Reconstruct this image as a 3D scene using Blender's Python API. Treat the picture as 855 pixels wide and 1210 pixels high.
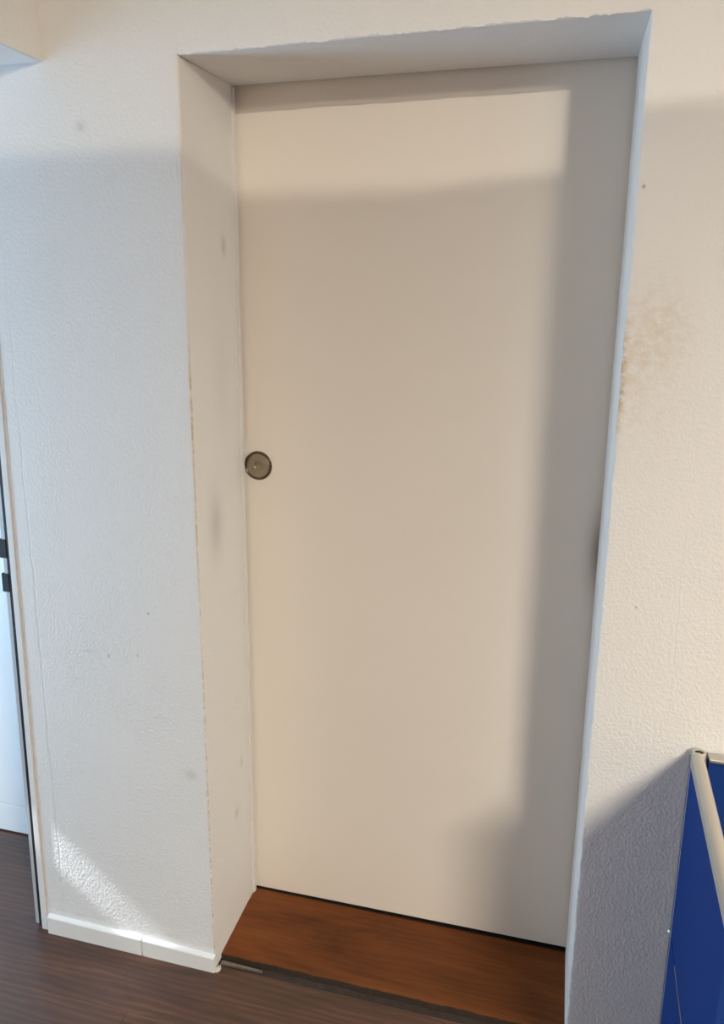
import bpy, bmesh, math, random
from mathutils import Vector, Matrix, noise as mnoise

for o in list(bpy.data.objects): bpy.data.objects.remove(o, do_unlink=True)
scene = bpy.context.scene
C = scene.collection
random.seed(7)

# ------------------------------------------------------------------ camera
F_PX, YAW, PITCH, ROLL = 957.187, -0.27252, -0.24115, 0.00884
CAM = Vector((0.77653, -1.49162, 1.55243))
fw = Vector((math.sin(YAW)*math.cos(PITCH), math.cos(YAW)*math.cos(PITCH), math.sin(PITCH)))
rt = Vector((math.cos(YAW), -math.sin(YAW), 0)); up = rt.cross(fw)
r2 = math.cos(ROLL)*rt + math.sin(ROLL)*up
u2 = -math.sin(ROLL)*rt + math.cos(ROLL)*up
cd = bpy.data.cameras.new('camera'); cam = bpy.data.objects.new('camera', cd); C.objects.link(cam)
cam.matrix_world = Matrix(((r2.x, u2.x, -fw.x, CAM.x), (r2.y, u2.y, -fw.y, CAM.y), (r2.z, u2.z, -fw.z, CAM.z), (0, 0, 0, 1)))
cd.sensor_fit = 'VERTICAL'; cd.sensor_height = 36; cd.lens = F_PX/1210*36; cd.clip_start = 0.02
scene.camera = cam

# ------------------------------------------------------------------ world, daylight, exposure
KEY_W = 200
SIDE_W = 42
FAR_W = 230
DAY_W, SUN_W, SKY_W = 50, 15, 0.3
vs = scene.view_settings
vs.view_transform = 'Standard'; vs.look = 'None'; vs.gamma = 1; vs.use_curve_mapping = False
vs.exposure = 0.0
w = bpy.data.worlds.new('sky'); scene.world = w; w.use_nodes = True
w.node_tree.nodes['Background'].inputs[0].default_value = (0.62, 0.80, 1.0, 1)
w.node_tree.nodes['Background'].inputs[1].default_value = SKY_W

def area(name, loc, rot, sx, sy, power, col, spread=math.pi):
    l = bpy.data.lights.new(name, 'AREA'); l.shape = 'RECTANGLE'; l.size = sx; l.size_y = sy
    l.energy = power; l.color = col; l.spread = spread
    o = bpy.data.objects.new(name, l); C.objects.link(o); o.location = loc; o.rotation_euler = rot
    return o
# daylight of the side room's window (local x -> world z after the turn)
WIN_X, WIN_Y0, WIN_Y1, WIN_Z0, WIN_Z1 = -1.80, -0.90, -0.15, 0.25, 2.05
DAY = (0.48, 0.73, 1.0)
area('daylight_window', (WIN_X-0.05, (WIN_Y0+WIN_Y1)/2, (WIN_Z0+WIN_Z1)/2), (0, -math.pi/2, 0),
     WIN_Z1-WIN_Z0, WIN_Y1-WIN_Y0, DAY_W, DAY)
# low sun raking along the wall through a slit added to shape its beam
sl = bpy.data.lights.new('sun', 'SUN'); sl.energy = SUN_W; sl.angle = math.radians(1.2); sl.color = (0.86, 0.93, 1.0)
sun = bpy.data.objects.new('sun', sl); C.objects.link(sun); sun.location = (-6, -0.5, 5)
sun.rotation_euler = Vector((1.0, 0.075, -0.83)).to_track_quat('-Z', 'Y').to_euler()
WARM = (1.0, 0.90, 0.735)
CEIL = 3.00

# ------------------------------------------------------------------ helpers
def mesh_obj(name, bm, mat, parent=None, smooth=False):
    me = bpy.data.meshes.new(name); bmesh.ops.recalc_face_normals(bm, faces=bm.faces)
    bm.to_mesh(me); bm.free()
    if mat: me.materials.append(mat)
    if smooth:
        for p in me.polygons: p.use_smooth = True
    o = bpy.data.objects.new(name, me); C.objects.link(o)
    if parent: o.parent = parent
    return o
def box(bm, x0, x1, y0, y1, z0, z1, bevel=0, seg=2):
    vs_ = [bm.verts.new((x, y, z)) for x in (x0, x1) for y in (y0, y1) for z in (z0, z1)]
    fs = [bm.faces.new([vs_[i] for i in f]) for f in ((0,1,3,2),(4,6,7,5),(0,4,5,1),(2,3,7,6),(0,2,6,4),(1,5,7,3))]
    if bevel:
        es = list({e for f in fs for e in f.edges})
        bmesh.ops.bevel(bm, geom=es, offset=bevel, segments=seg, affect='EDGES', profile=0.5)
    return vs_
def box_obj(name, mat, dims, parent=None, bevel=0, seg=2):
    bm = bmesh.new(); box(bm, *dims, bevel=bevel, seg=seg)
    return mesh_obj(name, bm, mat, parent)
def empty(name, loc=(0, 0, 0)):
    o = bpy.data.objects.new(name, None); C.objects.link(o); o.location = loc; o.empty_display_size = 0.05
    return o
def tag(o, label, cat, group=None):
    o['label'] = label; o['category'] = cat
    if group: o['group'] = group
    return o
def struct(o, label=None):
    o['kind'] = 'structure'
    if label: o['label'] = label
    return o
def lathe(bm, prof, n=48, axis='y', center=(0, 0, 0)):
    rings = []
    for r, h in prof:
        ring = []
        for i in range(n):
            a = 2*math.pi*i/n
            if axis == 'y': v = (center[0]+r*math.cos(a), center[1]+h, center[2]+r*math.sin(a))
            else: v = (center[0]+r*math.cos(a), center[1]+r*math.sin(a), center[2]+h)
            ring.append(bm.verts.new(v))
        rings.append(ring)
    for a, b in zip(rings, rings[1:]):
        for i in range(n): bm.faces.new((a[i], a[(i+1) % n], b[(i+1) % n], b[i]))
    if prof[0][0] > 1e-6: bm.faces.new(rings[0])
    if prof[-1][0] > 1e-6: bm.faces.new(rings[-1])

class NT:
    """small node-tree builder"""
    def __init__(s, name):
        s.m = bpy.data.materials.new(name); s.m.use_nodes = True
        s.t = s.m.node_tree; s.b = s.t.nodes['Principled BSDF']
        s.obj = s.t.nodes.new('ShaderNodeTexCoord').outputs['Object']
        g = s.t.nodes.new('ShaderNodeNewGeometry'); s.pos = g.outputs['Position']; s.nrm = g.outputs['Normal']
    def lk(s, a, b): s.t.links.new(a, b)
    def put(s, sock, v):
        if hasattr(v, 'links') or hasattr(v, 'is_linked'): s.lk(v, sock)
        else: sock.default_value = v
    def math(s, op, a, b=0.0, clamp=False):
        n = s.t.nodes.new('ShaderNodeMath'); n.operation = op; n.use_clamp = clamp
        s.put(n.inputs[0], a); s.put(n.inputs[1], b); return n.outputs[0]
    def xyz(s, v):
        n = s.t.nodes.new('ShaderNodeSeparateXYZ'); s.lk(v, n.inputs[0]); return n.outputs
    def mapping(s, v, scale=(1, 1, 1), loc=(0, 0, 0), rot=(0, 0, 0)):
        n = s.t.nodes.new('ShaderNodeMapping'); s.lk(v, n.inputs[0])
        n.inputs['Scale'].default_value = scale; n.inputs['Location'].default_value = loc; n.inputs['Rotation'].default_value = rot
        return n.outputs[0]
    def noise(s, v, scale, detail=2, rough=0.5, dist=0.0):
        n = s.t.nodes.new('ShaderNodeTexNoise'); s.lk(v, n.inputs['Vector'])
        n.inputs['Scale'].default_value = scale; n.inputs['Detail'].default_value = detail
        n.inputs['Roughness'].default_value = rough; n.inputs['Distortion'].default_value = dist
        return n.outputs[0]
    def ramp(s, v, stops):
        n = s.t.nodes.new('ShaderNodeValToRGB'); s.lk(v, n.inputs[0]); e = n.color_ramp.elements
        while len(e) < len(stops): e.new(0.5)
        for k, (p_, c) in zip(e, stops):
            k.position = p_; k.color = (c, c, c, 1) if isinstance(c, (int, float)) else (*c, 1)
        return n.outputs[0]
    def mix(s, f, a, b):
        n = s.t.nodes.new('ShaderNodeMix'); n.data_type = 'RGBA'
        s.put(n.inputs[0], f)
        for k, v in ((6, a), (7, b)):
            if isinstance(v, tuple): n.inputs[k].default_value = (*v, 1) if len(v) == 3 else v
            else: s.lk(v, n.inputs[k])
        return n.outputs[2]
    def bump(s, h, strength, dist, prev=None):
        n = s.t.nodes.new('ShaderNodeBump'); n.inputs['Strength'].default_value = strength
        n.inputs['Distance'].default_value = dist; s.lk(h, n.inputs['Height'])
        if prev: s.lk(prev, n.inputs['Normal'])
        return n.outputs[0]
    def blob(s, a, b, ca, cb, sa, sb, k=1.0):
        """soft spot exp(-((a-ca)/sa)^2-((b-cb)/sb)^2)*k"""
        da = s.math('DIVIDE', s.math('SUBTRACT', a, ca), sa); db = s.math('DIVIDE', s.math('SUBTRACT', b, cb), sb)
        q = s.math('ADD', s.math('MULTIPLY', da, da), s.math('MULTIPLY', db, db))
        return s.math('MULTIPLY', s.math('EXPONENT', s.math('MULTIPLY', q, -1.0)), k)
    def fin(s, col=None, rough=None, metal=None, normal=None, spec=None):
        if col is not None: s.put(s.b.inputs['Base Color'], (*col, 1) if isinstance(col, tuple) else col)
        if rough is not None: s.put(s.b.inputs['Roughness'], rough)
        if metal is not None: s.b.inputs['Metallic'].default_value = metal
        if normal is not None: s.lk(normal, s.b.inputs['Normal'])
        if spec is not None: s.b.inputs['Specular IOR Level'].default_value = spec
        return s.m
def plain(name, col, rough=0.5, metal=0.0, var=0.06, nscale=30, bump=0.0):
    n = NT(name); v = n.noise(n.obj, nscale, 3)
    dk = tuple(c*(1-var) for c in col); lt = tuple(min(1, c*(1+var)) for c in col)
    return n.fin(n.mix(v, dk, lt), rough, metal, n.bump(v, bump, 0.001) if bump else None)

# ------------------------------------------------------------------ materials
OW, OD = 0.8239, 0.280          # width and depth of the door opening
def plaster(name, stains):
    n = NT(name); x, y, z = n.xyz(n.pos)
    p = n.pos
    big = n.noise(p, 1.7, 2)
    # roller-applied plaster: worm-like blobs plus fine grain, stronger in patches
    w1 = n.noise(n.mapping(p, (1, 1, 0.8)), 180, 2, 0.5, 0.5)
    w1 = n.ramp(w1, [(0.42, 0.0), (0.62, 1.0)])
    w2 = n.noise(p, 330, 2, 0.6)
    patch = n.ramp(n.noise(p, 5.0, 2), [(0.35, 0.6), (0.65, 1.0)])
    patch = n.math('MULTIPLY', patch, n.ramp(n.math('MULTIPLY', z, 0.5), [(0.40, 1.0), (0.78, 0.42)]))
    h = n.math('ADD', n.math('MULTIPLY', n.math('MULTIPLY', w1, patch), 0.8), n.math('MULTIPLY', w2, 0.45))
    col = n.mix(big, (0.75, 0.74, 0.72), (0.79, 0.78, 0.76))
    if stains:
        front = n.math('LESS_THAN', y, 0.02); side = n.math('GREATER_THAN', y, 0.012)
        nz = n.noise(p, 60, 4, 0.65); nzr = n.ramp(nz, [(0.35, 0.1), (0.62, 1.0)])
        # hairline cracks
        wob = n.math('MULTIPLY', n.math('SUBTRACT', n.noise(p, 7, 3), 0.5), 0.02)
        xl = n.math('ADD', x, wob)
        c1 = n.blob(xl, z, -0.417, 0.6, 0.0024, 0.75, 1.0)
        c2 = n.blob(xl, z, 0.957, 1.05, 0.0010, 0.22, 0.45)
        crack = n.math('MULTIPLY', n.math('ADD', c1, c2), front)
        h = n.math('SUBTRACT', h, n.math('MULTIPLY', crack, 0.8))
        def add(lst):
            r = None
            for q in lst: r = q if r is None else n.math('ADD', r, q)
            return n.math('MINIMUM', r, 1.0)
        yel = add([n.blob(x, z, -0.002, 1.36, 0.0022, 0.13, 1.0), n.blob(x, z, -0.002, 1.10, 0.002, 0.10, 0.75),
                   n.blob(x, z, OW+0.002, 1.44, 0.006, 0.085, 1.0), n.blob(x, z, OW+0.01, 1.47, 0.028, 0.10, 0.30)])
        yel = n.math('MULTIPLY', n.math('MULTIPLY', yel, nzr), n.math('LESS_THAN', y, 0.0035))
        col = n.mix(n.math('MULTIPLY', yel, 0.8), col, (0.50, 0.31, 0.09))
        tan = add([n.blob(x, z, 0.885, 1.53, 0.045, 0.07, 0.8), n.blob(x, z, 0.87, 1.42, 0.06, 0.16, 0.3)])
        tan = n.math('MULTIPLY', n.math('MULTIPLY', tan, front), nzr)
        col = n.mix(n.math('MULTIPLY', tan, 0.45), col, (0.55, 0.44, 0.26))
        grim = add([n.blob(x, z, -0.214, 1.898, 0.011, 0.010, 0.35), n.blob(x, z, -0.04, 0.522, 0.014, 0.012, 0.35),
                    n.blob(x, z, -0.127, 0.904, 0.0022, 0.0022, 1.6), n.blob(x, z, 0.835, 1.758, 0.0022, 0.0026, 1.6),
                    n.blob(x, z, -0.16, 0.80, 0.002, 0.002, 1.2), n.blob(x, z, -0.235, 0.79, 0.002, 0.004, 1.1),
                    n.blob(x, z, 0.885, 1.03, 0.002, 0.002, 1.0), n.blob(x, z, -0.29, 0.795, 0.012, 0.001, 0.7)])
        grim = n.math('MULTIPLY', grim, front)
        gside = n.math('MULTIPLY', add([n.blob(y, z, 0.194, 1.69, 0.012, 0.02, 0.5), n.blob(y, z, 0.10, 1.09, 0.035, 0.07, 0.45),
                    n.blob(y, z, 0.167, 0.32, 0.012, 0.014, 0.45), n.blob(y, z, 0.21, 0.44, 0.008, 0.012, 0.4),
                    n.blob(y, z, 0.16, 1.42, 0.05, 0.12, 0.12)]), n.math('MULTIPLY', side, n.math('LESS_THAN', x, 0.4)))
        # worn, dirty arris along the left edge and chips along the lintel edge
        e1 = n.math('MULTIPLY', n.blob(x, z, -0.001, 0.30, 0.0020, 0.75, 0.8), n.math('LESS_THAN', y, 0.0035))
        e1 = n.math('MULTIPLY', e1, n.ramp(n.noise(n.mapping(p, (0.3, 0.3, 1)), 55, 5, 0.7), [(0.42, 0.0), (0.6, 1.0)]))
        gr = n.math('MINIMUM', n.math('ADD', grim, n.math('ADD', gside, e1)), 1.0)
        col = n.mix(n.math('MULTIPLY', gr, 0.65), col, (0.22, 0.17, 0.13))
        col = n.mix(n.math('MULTIPLY', crack, 0.16), col, (0.35, 0.30, 0.26))
        # tan scuffs right of the header, lower front
        mud = n.math('MULTIPLY', n.blob(z, y, 0.068, 0.0, 0.008, 0.05, 0.25), n.ramp(n.noise(n.mapping(p, (1, 1, 4)), 14, 3), [(0.5, 0.0), (0.7, 1.0)]))
        col = n.mix(mud, col, (0.40, 0.33, 0.27))
    return n.fin(col, 0.62, 0, n.bump(h, 0.65, 0.0015), 0.35)
M_wall = plaster('white_plaster', True)
M_plaster2 = plaster('white_plaster_plain', False)

def door_mat():
    n = NT('door_laminate'); x, y, z = n.xyz(n.pos)
    v = n.noise(n.pos, 2.2, 2)
    col = n.mix(v, (0.86, 0.805, 0.735), (0.885, 0.83, 0.76))
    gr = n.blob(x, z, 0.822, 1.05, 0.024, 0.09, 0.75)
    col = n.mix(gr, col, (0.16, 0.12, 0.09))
    return n.fin(col, 0.42, 0, n.bump(n.noise(n.pos, 500, 2), 0.06, 0.0005), 0.4)
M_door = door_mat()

def wood(name, dark, mid, light, seed, rough=0.42, spec=0.45, grain=0.26, cath=0.14):
    n = NT(name)
    oi = n.t.nodes.new('ShaderNodeObjectInfo').outputs['Random']
    off = n.t.nodes.new('ShaderNodeCombineXYZ'); n.lk(n.math('MULTIPLY', oi, 9.0), off.inputs[0]); n.lk(n.math('MULTIPLY', oi, 5.0), off.inputs[1]); off.inputs[2].default_value = seed
    add = n.t.nodes.new('ShaderNodeVectorMath'); add.operation = 'ADD'; n.lk(n.pos, add.inputs[0]); n.lk(off.outputs[0], add.inputs[1])
    P = add.outputs[0]
    broad = n.noise(n.mapping(P, (2.2, 9, 1)), 1.0, 4, 0.6, 0.8)
    wv = n.t.nodes.new('ShaderNodeTexWave'); wv.wave_type = 'BANDS'; wv.bands_direction = 'Y'
    n.lk(n.mapping(P, (0.55, 3.2, 1)), wv.inputs['Vector']); wv.inputs['Scale'].default_value = 5.5
    wv.inputs['Distortion'].default_value = 9; wv.inputs['Detail'].default_value = 3; wv.inputs['Detail Scale'].default_value = 0.9
    fine = n.noise(n.mapping(P, (9, 230, 1)), 1.0, 4, 0.65)
    f = n.math('ADD', n.math('MULTIPLY', broad, 0.85), n.math('MULTIPLY', n.math('SUBTRACT', wv.outputs['Fac'], 0.35), cath))
    f = n.math('ADD', f, n.math('MULTIPLY', n.math('SUBTRACT', fine, 0.5), grain))
    col = n.ramp(f, [(0.22, dark), (0.50, mid), (0.80, light)])
    n.b.inputs['Specular IOR Level'].default_value = spec
    r = n.math('ADD', n.math('MULTIPLY', fine, 0.18), rough-0.09)
    return n.fin(col, r, 0, n.bump(fine, 0.18, 0.0006))
M_floor = wood('vinyl_plank', (0.036, 0.016, 0.010), (0.092, 0.036, 0.018), (0.20, 0.095, 0.050), 0.0, 0.36, 0.65)
M_recess = wood('recess_plank', (0.085, 0.024, 0.004), (0.180, 0.052, 0.010), (0.26, 0.088, 0.020), 3.3, 0.46, 0.25, 0.17, 0.06)
M_groove = plain('grimy_screed', (0.052, 0.034, 0.023), 0.85, 0, 0.5, 40, 0.4)
M_core = plain('dark_vinyl_core', (0.038, 0.023, 0.014), 0.8, 0, 0.4, 80)
M_alu = plain('brushed_aluminium', (0.55, 0.53, 0.50), 0.38, 0.85, 0.08, 60)
M_alu2 = plain('grimy_metal', (0.30, 0.27, 0.23), 0.5, 0.6, 0.4, 90)
M_rail = plain('greige_rail', (0.50, 0.46, 0.40), 0.38, 0.25, 0.05, 40)
M_edge = plain('anodised_edge', (0.66, 0.69, 0.72), 0.3, 0.35, 0.05, 30)
M_base = plain('white_skirting', (0.78, 0.77, 0.74), 0.38, 0, 0.03, 20)
M_frame = plain('white_door_frame', (0.74, 0.73, 0.72), 0.35, 0, 0.04, 18)
M_caulk = plain('dirty_caulk', (0.69, 0.64, 0.60), 0.8, 0, 0.2, 30, 0.2)
M_gasket = plain('black_rubber', (0.008, 0.008, 0.009), 0.6, 0, 0.2)
M_cab = plain('white_cabinet_lacquer', (0.90, 0.91, 0.91), 0.30, 0, 0.01, 5)
M_blocker = plain('dark_blocker', (0.05, 0.04, 0.04), 0.6)  # dark colour of the added light blocker
M_ring = plain('bronze_ring', (0.19, 0.15, 0.115), 0.24, 1.0, 0.10, 90)
M_cup = plain('bronze_cup', (0.36, 0.31, 0.225), 0.34, 1.0, 0.06, 60)
M_dark = plain('gap_shade', (0.02, 0.018, 0.016), 0.9)  # dark colour stands in for shade in gaps and the post hollow
def fabric(name, col):
    n = NT(name); f = n.noise(n.obj, 700, 2); b = n.noise(n.obj, 4, 2)
    c = n.mix(b, tuple(k*0.9 for k in col), tuple(k*1.1 for k in col))
    return n.fin(c, 0.75, 0, n.bump(f, 0.25, 0.0006), 0.08)
M_blue = fabric('blue_panel_cloth', (0.012, 0.046, 0.21))
M_steel = plain('zinc_screw', (0.85, 0.85, 0.83), 0.3, 0.6)
M_ceil = plain('ceiling_white', (0.62, 0.60, 0.57), 0.8)
M_wallin = plain('room_white', (0.46, 0.43, 0.39), 0.8)
def emis(name, col, s):
    n = NT(name); n.b.inputs['Emission Color'].default_value = (*col, 1); n.b.inputs['Emission Strength'].default_value = s
    return n.fin((0.8, 0.8, 0.8), 0.5)

# ------------------------------------------------------------------ wall with the door recess
XL, XR = -0.466, 4.2
ZTL, ZTR = 2.0100, 2.0177        # lintel edge, front (slightly out of level)
ZBL, ZBR = 2.0249, 2.0272        # lintel at the back
XBL, XBR = -0.0149, OW-0.0080    # reveals at the back
def j(t, k, amp): return amp*(mnoise.noise(Vector((t*38, k*7.3, 0.3))) + 0.7*mnoise.noise(Vector((t*140, k*3.1, 5.0))))
def build_wall():
    bm = bmesh.new(); V = lambda *c: bm.verts.new(c)
    def strip(rows):
        for a, b in zip(rows, rows[1:]):
            for i in range(len(a)-1): bm.faces.new((a[i], a[i+1], b[i+1], b[i]))
    # left pier: front face to its arris, then the reveal
    N = 330; rows = []
    for i in range(N+1):
        t = i/N; z = ZTL*t; zb = 0.0 + ZBL*t
        e = j(z, 1, 0.0016) if 0 < i < N else 0
        xl = XL + 0.018*min(1, z/1.45)
        rows.append([V(xl, 0, z), V(-0.012, 0, z), V(-0.0040+e*0.6, 0.0004, z), V(-0.0012+e, 0.0012, z), V(0.0+e*0.5, 0.0042, z),
                     V(-0.0006, 0.014, z), V(XBL, OD-0.004, zb), V(XBL-0.004, OD, zb)])
    strip(rows)
    # right pier
    rows = []
    for i in range(N+1):
        t = i/N; z = ZTR*t; zb = ZBR*t
        e = j(z, 2, 0.0016) if 0 < i < N else 0
        rows.append([V(XR, 0, z), V(OW+0.012, 0, z), V(OW+0.0040+e*0.6, 0.0004, z), V(OW+0.0012+e, 0.0012, z), V(OW+e*0.5, 0.0042, z),
                     V(OW-0.0003, 0.014, z), V(XBR, OD-0.004, zb), V(XBR+0.004, OD, zb)])
    strip(rows)
    # lintel
    N = 260; rows = []
    for i in range(N+1):
        t = i/N; x = OW*t; zf = ZTL+(ZTR-ZTL)*t; zb = ZBL+(ZBR-ZBL)*t; xb = XBL+(XBR-XBL)*t
        e = 2.1*j(x, 3, 0.0018) if 0 < i < N else 0
        rows.append([V(x, 0, CEIL), V(x, 0, zf+0.012), V(x, 0.0004, zf+0.0045+e*0.6), V(x, 0.0012, zf+0.0012+e), V(x, 0.0042, zf+e*0.5),
                     V(x, 0.014, zf+0.0006), V(xb, OD-0.004, zb), V(xb, OD, zb+0.004)])
    strip(rows)
    q = lambda *pts: bm.faces.new([V(*c) for c in pts])
    XT = XL+0.018
    q((XT, 0, ZTL), (0, 0, ZTL), (0, 0, CEIL), (XT, 0, CEIL))
    q((OW, 0, ZTR), (XR, 0, ZTR), (XR, 0, CEIL), (OW, 0, CEIL))
    # wall end (towards the side room) and back face
    q((XL, 0, 0), (XT, 0, 1.45), (XT, OD, 1.45), (XL, OD, 0)); q((XT, 0, 1.45), (XT, 0, CEIL), (XT, OD, CEIL), (XT, OD, 1.45))
    q((XL, OD, 0), (XBL-0.004, OD, 0), (XBL-0.004, OD, CEIL), (XL, OD, CEIL))
    q((XBR+0.004, OD, 0), (XR, OD, 0), (XR, OD, CEIL), (XBR+0.004, OD, CEIL))
    q((XBL-0.004, OD, ZBL+0.004), (XBR+0.004, OD, ZBR+0.004), (XBR+0.004, OD, CEIL), (XBL-0.004, OD, CEIL))
    me = bpy.data.meshes.new('wall_back'); bm.normal_update(); bm.to_mesh(me); bm.free(); me.materials.append(M_wall)
    o = bpy.data.objects.new('wall_back', me); C.objects.link(o); return o
struct(build_wall(), 'white roller-plastered wall with a deep door recess')

# sealing strip at the rear of the left reveal (ragged foot)
bm = bmesh.new()
rows = []
for i in range(81):
    t = i/80; z = 0.012 + 2.008*t; k = 0.0012*mnoise.noise(Vector((z*9, 1, 2))) + (0.002 if i < 2 else 0)
    rows.append([bm.verts.new(c) for c in ((XBL-0.002, 0.262, z), (XBL+0.0035+k, 0.263, z), (XBL+0.0045+k, 0.2745, z), (XBL-0.002, 0.2755, z))])
for a, b in zip(rows, rows[1:]):
    for i in range(3): bm.faces.new((a[i], a[i+1], b[i+1], b[i]))
bm.faces.new(rows[0]); bm.faces.new(rows[-1])
struct(mesh_obj('trim_1', bm, M_frame), 'narrow white sealing strip at the rear of the left reveal')

# ------------------------------------------------------------------ floor
GAP0, GAP1 = 0.0135, 0.0385     # open joint under the opening
floor = struct(box_obj('floor', M_groove, (-3.2, 4.4, -7.6, 1.2, -0.06, -0.006)), 'dark brown wood-look plank floor')
random.seed(11)
PW, PL = 0.182, 1.22
pm = {}
def plank(x0, x1, y0, y1, mat=M_floor, z=0.0):
    key = (round(x1-x0, 4), round(y1-y0, 4), mat.name)
    if key not in pm:
        bm = bmesh.new(); box(bm, 0, x1-x0, 0, y1-y0, -0.006, 0.0, bevel=0.00025, seg=1)
        o = mesh_obj('plank', bm, mat, floor); pm[key] = o.data
    else:
        o = bpy.data.objects.new('plank', pm[key]); C.objects.link(o); o.parent = floor
    o.location = (x0, y0, z); return o
# front room rows run along the wall; the first row butts against the joint
row = 0; y1 = GAP0
while y1 > -1.2:
    y0 = y1-PW; off = (0.43*row) % 1.0*PL; x = -3.1+off-PL
    while x < 4.2:
        a, b = max(x, -3.1), min(x+PL-0.0004, 4.2)
        if b-a > 0.05: plank(a, b, y0, y1-0.0001)
        x += PL
    y1 = y0; row += 1
# the large rest of the floor behind the camera
plank(-3.1, 4.2, -7.5, y1)
# side room: rows behind the line of the wall
y0 = GAP0
for r in range(3):
    plank(-3.1+0.3*r, XL-0.036 if y0 > 0.02 else XL-0.036, y0+0.0004, y0+PW)
    if r: plank(-3.1, -3.1+0.3*r-0.0004, y0+0.0004, y0+PW)
    y0 += PW
# plank in the recess, its front edge roughly cut
bm = bmesh.new(); top = []; bot = []
n = 120
for i in range(n+1):
    x = -0.012+(OW+0.010)*i/n
    e = 0.0030*mnoise.noise(Vector((x*18, 3, 1)))+0.0022*mnoise.noise(Vector((x*90, 1, 1)))
    top.append((x, GAP1+e)); 
zt = 0.0112
a = [bm.verts.new((x, y, zt)) for x, y in top]; b = [bm.verts.new((x, 0.45, zt)) for x, y in top]
c = [bm.verts.new((x, y-0.0008, -0.006)) for x, y in top]
for i in range(n):
    bm.faces.new((a[i], a[i+1], b[i+1], b[i])); bm.faces.new((c[i], c[i+1], a[i+1], a[i]))
rp = mesh_obj('recess_plank', bm, M_recess, floor); rp.data.materials.append(M_core)
for p_ in rp.data.polygons:
    if abs(p_.normal.z) < 0.5: p_.material_index = 1; rp['label'] = 'reddish brown plank in the door recess'
# metal remnant in the open joint
bm = bmesh.new(); vv = box(bm, 0.004, 0.112, 0.020, 0.031, -0.005, 0.0005)
for v in vv:
    if v.co.x > 0.05: v.co.y = 0.026+(v.co.y-0.0255)*0.35
o = mesh_obj('edge_profile', bm, M_alu2, floor); o['label'] = 'short metal remnant in the open floor joint'

# ------------------------------------------------------------------ sliding door and its flush pull
door = struct(empty('door_1', (0.40, OD+0.030, 0)), 'cream flush sliding door with a round bronze pull')
def child(o, par):
    o.parent = par; o.matrix_parent_inverse = par.matrix_world.inverted() if False else Matrix.Translation(-par.location); return o
bm = bmesh.new()
for v in box(bm, -0.075, 0.93, OD+0.006, OD+0.046, 0.0, 2.075):
    if v.co.z < 0.1: v.co.z = 0.0160+0.0065*(v.co.x+0.015)/0.83
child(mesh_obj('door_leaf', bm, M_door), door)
HX, HZ, HR = 0.0205, 1.194, 0.0350
yf = OD+0.006
bm = bmesh.new()
lathe(bm, [(HR, 0.0), (HR, -0.0020), (HR-0.0012, -0.0030), (HR-0.0035, -0.0028), (HR-0.0048, -0.0012), (HR-0.0055, 0.0)], 64, 'y', (HX, yf, HZ))
pull = child(mesh_obj('pull_ring', bm, M_ring, None, True), door); pull['label'] = 'round bronze flush pull'
bm = bmesh.new()
pr = [(HR-0.0050, -0.0006), (HR-0.0056, -0.0024), (HR-0.0075, -0.0030), (HR-0.0088, -0.0019)]
pr += [((HR-0.0088)*k/10, -0.0003-0.0016*(k/10)**2) for k in range(9, 0, -1)]
lathe(bm, pr, 64, 'y', (HX, yf, HZ))
cup = mesh_obj('pull_cup', bm, M_cup, None, True); cup.parent = pull
cup['label'] = 'dished metal centre of the pull'
# slab behind the door, painted dark for the shade in the gaps
struct(box_obj('wall_pocket', M_dark, (-0.5, 1.6, 0.40, 0.42, 0, CEIL)), 'slab behind the sliding door, painted dark for the shade of its gaps')
gd = struct(box_obj('trim_2', M_gasket, (XBL, OW, OD+0.002, OD+0.040, 0.0108, 0.0135)), 'black floor guide under the sliding door')

# ------------------------------------------------------------------ skirting
bb = struct(empty('baseboard_left', (-0.23, 0, 0)), 'white skirting in two lengths at the foot of the wall')
def skirt(x0, x1, h0, h1, lean=0.0):
    bm = bmesh.new()
    prof = lambda h: [(0.0, 0.0), (-0.0118, 0.0), (-0.0122, h-0.004), (-0.0105, h-0.0012), (-0.0075, h), (0.0, h+0.0006)]
    A = [bm.verts.new((x0, y, z)) for y, z in prof(h0)]; B = [bm.verts.new((x1, y, z)) for y, z in prof(h1)]
    for i in range(6): bm.faces.new((A[i], A[(i+1) % 6], B[(i+1) % 6], B[i]))
    bm.faces.new(A); bm.faces.new(B)
    return child(mesh_obj('skirting_length', bm, M_base), bb)
skirt(-0.462, -0.1935, 0.0500, 0.0475); skirt(-0.1905, 0.0030, 0.0470, 0.0425)
# torn hollow end of the skirting at the corner
bm = bmesh.new()
pts = [(0.0035, -0.010), (0.0090, -0.0085), (0.0125, -0.004), (0.0135, 0.002), (0.0120, 0.007)]
A = [bm.verts.new((x, y, 0.0005)) for x, y in pts]; B = [bm.verts.new((x, y, 0.017-0.0016*i)) for i, (x, y) in enumerate(pts)]
A2 = [bm.verts.new((x-0.0016, y+0.0012, 0.0005)) for x, y in pts]; B2 = [bm.verts.new((x-0.0016, y+0.0012, 0.017-0.0016*i)) for i, (x, y) in enumerate(pts)]
for i in range(4):
    bm.faces.new((A[i], A[i+1], B[i+1], B[i])); bm.faces.new((A2[i], A2[i+1], B2[i+1], B2[i])); bm.faces.new((B[i], B[i+1], B2[i+1], B2[i]))
bm.faces.new((A[0], B[0], B2[0], A2[0])); bm.faces.new((A[4], B[4], B2[4], A2[4]))
box(bm, 0.0025, 0.0125, 0.0045, 0.0060, 0.0005, 0.0090)
o = child(mesh_obj('skirting_end', bm, M_base), bb); o['label'] = 'torn hollow end of the skirting'

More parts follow.
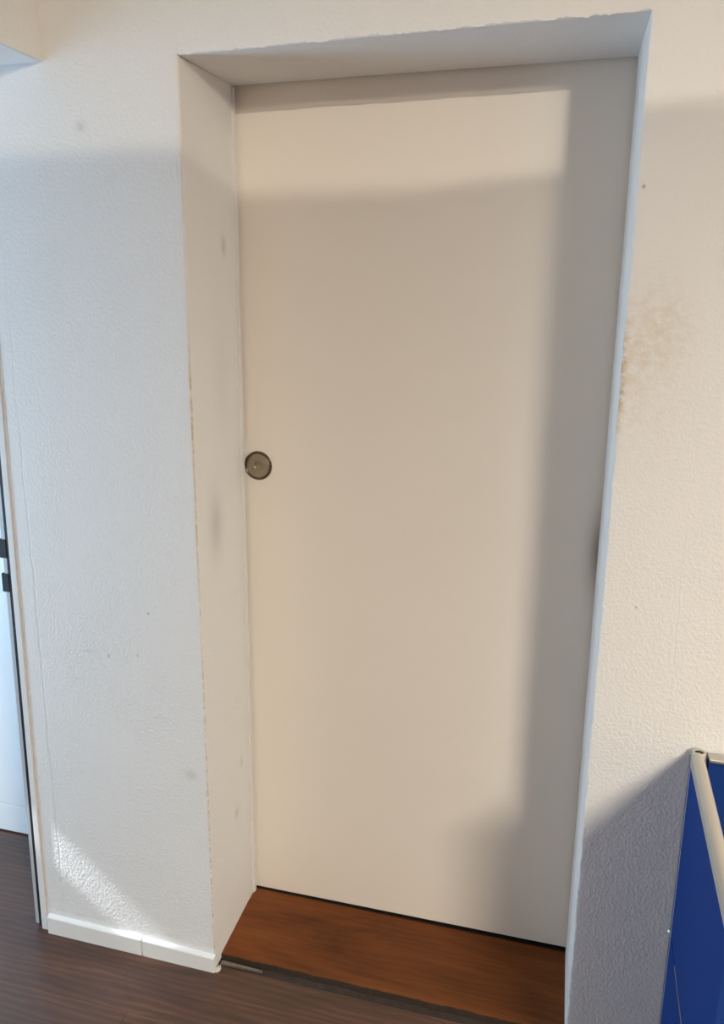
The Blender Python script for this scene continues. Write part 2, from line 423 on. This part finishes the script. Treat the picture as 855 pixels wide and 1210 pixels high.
# ------------------------------------------------------------------ frame of the side doorway at the wall's end
fr = struct(empty('door_2', (XL-0.03, 0.02, 0)), 'white frame with black gasket and metal edge of the side doorway')
def post(name, mat, x0, x1, y0, y1, z0=0.0, z1=2.03, parent=fr, bevel=0.0):
    bm = bmesh.new(); box(bm, x0, x1, y0, y1, z0, z1, bevel=bevel)
    for v in bm.verts: v.co.x += 0.018*min(1, v.co.z/1.45) if v.co.z < 1.45 else 0.018*v.co.z/1.45
    return child(mesh_obj(name, bm, mat), parent)
post('caulk_joint', M_caulk, XL-0.0070, XL+0.0005, -0.0008, 0.03)
post('frame_post', M_frame, XL-0.0215, XL-0.006, -0.0028, 0.05, bevel=0.0012)
post('gasket', M_gasket, XL-0.0295, XL-0.0215, -0.0016, 0.05, 0.006)
post('metal_edge', M_edge, XL-0.0400, XL-0.0295, -0.0004, 0.05, 0.012)
for z0 in (1.000, 0.918):
    o = post('latch_keeper', M_gasket, XL-0.0470, XL-0.0290, -0.0026, 0.018, z0, z0+0.044); o['label'] = 'black latch keeper'
# ------------------------------------------------------------------ header over the side doorway, side-room shell
hd = box_obj('wall_header', M_plaster2, (-0.62, -0.288, -1.55, 0.002, 2.0165, CEIL), bevel=0.003)
struct(hd, 'plastered header over the side doorway coming forward from the wall')
struct(box_obj('wall_left', M_plaster2, (-0.62, -0.288, -7.5, -1.55, 0, CEIL)), 'plastered wall left of the room')
struct(box_obj('ceiling', M_ceil, (-3.1, 4.3, -7.6, 1.1, CEIL, CEIL+0.05)), 'white ceiling')
struct(box_obj('wall_right', M_wallin, (4.2, 4.28, -7.5, OD, 0, CEIL)), 'white wall on the right, outside the view')
struct(box_obj('wall_rear', M_wallin, (-3.0, 4.2, -7.58, -7.5, 0, CEIL)), 'white wall behind the viewer')
bm = bmesh.new()
wx0, wx1 = WIN_X-0.02, WIN_X+0.10
SY0, SY1, SZ0, SZ1 = -0.125, -0.012, 1.249, 1.464      # slit added to cut the sun to a wedge
box(bm, wx0, wx1, -7.5, WIN_Y0, 0, CEIL); box(bm, wx0, wx1, WIN_Y1, SY0, 0, CEIL); box(bm, wx0, wx1, SY1, 1.1, 0, CEIL)
box(bm, wx0, wx1, SY0, SY1, 0, SZ0); box(bm, wx0, wx1, SY0, SY1, SZ1, CEIL)
box(bm, wx0, wx1, WIN_Y0, WIN_Y1, 0, WIN_Z0); box(bm, wx0, wx1, WIN_Y0, WIN_Y1, WIN_Z1, CEIL)
struct(mesh_obj('wall_window_side', bm, M_wallin), 'window wall of the side room, outside the view')
bm = bmesh.new()
for v in box(bm, wx0-2.4, wx0, WIN_Y0-0.6, WIN_Y1+0.012, WIN_Z1+0.03, WIN_Z1+0.08):
    if v.co.x < wx0-1: v.co.y -= 0.18
struct(mesh_obj('sun_blocker', bm, M_wallin), 'unseen sun blocker added over the side-room window')  # added out of view to keep the sun off the main window
win = struct(empty('window_1', (WIN_X, WIN_Y0, WIN_Z0)), 'window of the side room, outside the view')
bm = bmesh.new(); t = 0.05
box(bm, wx0, wx0+0.05, WIN_Y0, WIN_Y0+t, WIN_Z0, WIN_Z1); box(bm, wx0, wx0+0.05, WIN_Y1-t, WIN_Y1, WIN_Z0, WIN_Z1)
box(bm, wx0, wx0+0.05, WIN_Y0+t, WIN_Y1-t, WIN_Z0, WIN_Z0+t); box(bm, wx0, wx0+0.05, WIN_Y0+t, WIN_Y1-t, WIN_Z1-t, WIN_Z1)
child(mesh_obj('window_frame', bm, M_frame), win)
struct(box_obj('wall_side_room', M_wallin, (-1.8, XL-0.04, 0.80, 0.86, 0, CEIL)), 'rear wall of the side room')

# white fitted cabinet in the side room
cab = tag(empty('cabinet', (-1.1, 0.55, 0)), 'white cabinet front with a low plinth drawer seen through the side doorway', 'cabinet')
CX0, CX1 = -1.66, XL-0.055
child(box_obj('carcass', M_cab, (CX0, CX1, 0.332, 0.79, 0.003, 2.20)), cab)
child(box_obj('plinth_drawer', M_cab, (CX0, CX1, 0.313, 0.331, 0.004, 0.0945), bevel=0.0012), cab)
for a, b in ((CX0, -1.09), (-1.087, CX1)):
    child(box_obj('cabinet_door', M_cab, (a, b, 0.313, 0.331, 0.0975, 2.19), bevel=0.0012), cab)

# ------------------------------------------------------------------ blue office partition in the corner right
PX = 1.0060; PT = 0.764
par = tag(empty('office_partition', (PX+0.012, -0.28, 0)), 'blue cloth office partition screen with metal rails beside the wall', 'partition')
child(box_obj('upper_panel', M_blue, (PX, PX+0.022, -0.47, -0.004, 0.3655, PT-0.012)), par)
child(box_obj('lower_panel', M_blue, (PX, PX+0.022, -0.47, -0.004, 0.04, 0.3615)), par)
o = child(box_obj('seam_strip', M_alu, (PX-0.0006, PX+0.020, -0.47, -0.10, 0.3615, 0.3650)), par)
# rounded top rail running towards the viewer
bm = bmesh.new(); prof = []
for i in range(13):
    a = math.pi*i/12; prof.append((0.0100+0.0115*math.cos(a), 0.002+0.010*math.sin(a)))
prof = [(0.0215, -0.014)]+prof+[(-0.0015, -0.014)]
A = [bm.verts.new((PX+x, -0.020, PT-0.010+z)) for x, z in prof]; B = [bm.verts.new((PX+x, -0.47, PT-0.010+z)) for x, z in prof]
for i in range(len(prof)): bm.faces.new((A[i], A[(i+1) % len(prof)], B[(i+1) % len(prof)], B[i]))
bm.faces.new(A); bm.faces.new(B)
child(mesh_obj('top_rail', bm, M_rail), par)
# hollow corner post
bm = bmesh.new()
lathe(bm, [(0.0125, 0.01), (0.0125, PT+0.0015), (0.0115, PT+0.003), (0.0085, PT+0.003), (0.0078, PT+0.001), (0.0075, PT-0.03), (0.0004, PT-0.03)], 32, 'z', (PX+0.012, -0.017, 0))
child(mesh_obj('corner_post', bm, M_rail, None, True), par)
bm = bmesh.new(); lathe(bm, [(0.0083, 0), (0.0083, 0.0012), (0.0003, 0.0016)], 24, 'z', (PX+0.012, -0.017, PT-0.0005))
o = child(mesh_obj('post_hole_shade', bm, M_dark), par); o['label'] = 'dark disc painted as the shade inside the hollow corner post'  # shade of the hollow put into a dark disc
bm = bmesh.new(); lathe(bm, [(0.0055, 0.0), (0.0055, -0.0020), (0.004, -0.0045), (0.0004, -0.0055)], 20, 'y', (0, 0, 0))
o = mesh_obj('screw', bm, M_steel, None, True); o.rotation_euler = (0, 0, -math.pi/2); o.location = (PX-0.0005, -0.010, 0.3635)
o.parent = par; o.matrix_parent_inverse = Matrix.Translation(-par.location)
# second screen running along the wall
par2 = tag(empty('office_partition', (1.5, -0.02, 0)), 'second blue partition screen standing flat along the wall behind the corner post', 'partition')
child(box_obj('panel', M_blue, (PX+0.029, 2.2, -0.026, -0.008, 0.04, PT-0.010)), par2)
child(box_obj('top_rail', M_alu, (PX+0.029, 2.2, -0.030, -0.004, PT-0.010, PT-0.003), bevel=0.0015), par2)

# ------------------------------------------------------------------ key lamp and added lights (outside the view)
def pendant(loc, sx, sy, power, label, th=0.03):
    e = tag(empty('ceiling_lamp', loc), label, 'lamp')
    x, y, z = loc
    child(box_obj('housing', M_frame, (x-sx/2-0.015, x+sx/2+0.015, y-sy/2-0.015, y+sy/2+0.015, z+0.003, z+0.015)), e)
    for dx in (-1, 1):
        child(box_obj('suspension', M_alu, (x+dx*sx*0.3-0.003, x+dx*sx*0.3+0.003, y-0.003, y+0.003, z+0.015, CEIL)), e)
    child(area('lamp_light', (x, y, z), (0, 0, 0), sx, sy, power, WARM), e)
    return e
pendant((2.44, -3.0, 2.315), 0.62, 0.40, KEY_W, 'pendant panel lamp hanging right of the viewer')
pendant((2.9, -0.68, 2.30), 0.40, 0.30, SIDE_W, 'small unseen pendant light added on the right to brighten the reveal')  # extra light added to brighten the left reveal

# added far light and unseen blocker that together shape the bright upper band
struct(box_obj('lamp_blocker', M_blocker, (0.9, 4.2, -3.42, -3.32, 0, 2.400)), 'unseen blocker added behind the viewer to cut the far light')
far = tag(empty('band_lamp', (3.6, -6.2, 2.865)), 'far light added behind the blocker for the bright upper band', 'lamp')
child(box_obj('housing', M_frame, (3.25, 3.95, -6.27, -6.215, 2.835, 2.905)), far)
child(box_obj('bracket', M_alu, (3.57, 3.63, -6.26, -6.23, 2.905, CEIL)), far)
child(area('band_light', (3.6, -6.2, 2.865), (math.radians(82), 0, math.radians(28)), 0.62, 0.03, FAR_W, WARM), far)
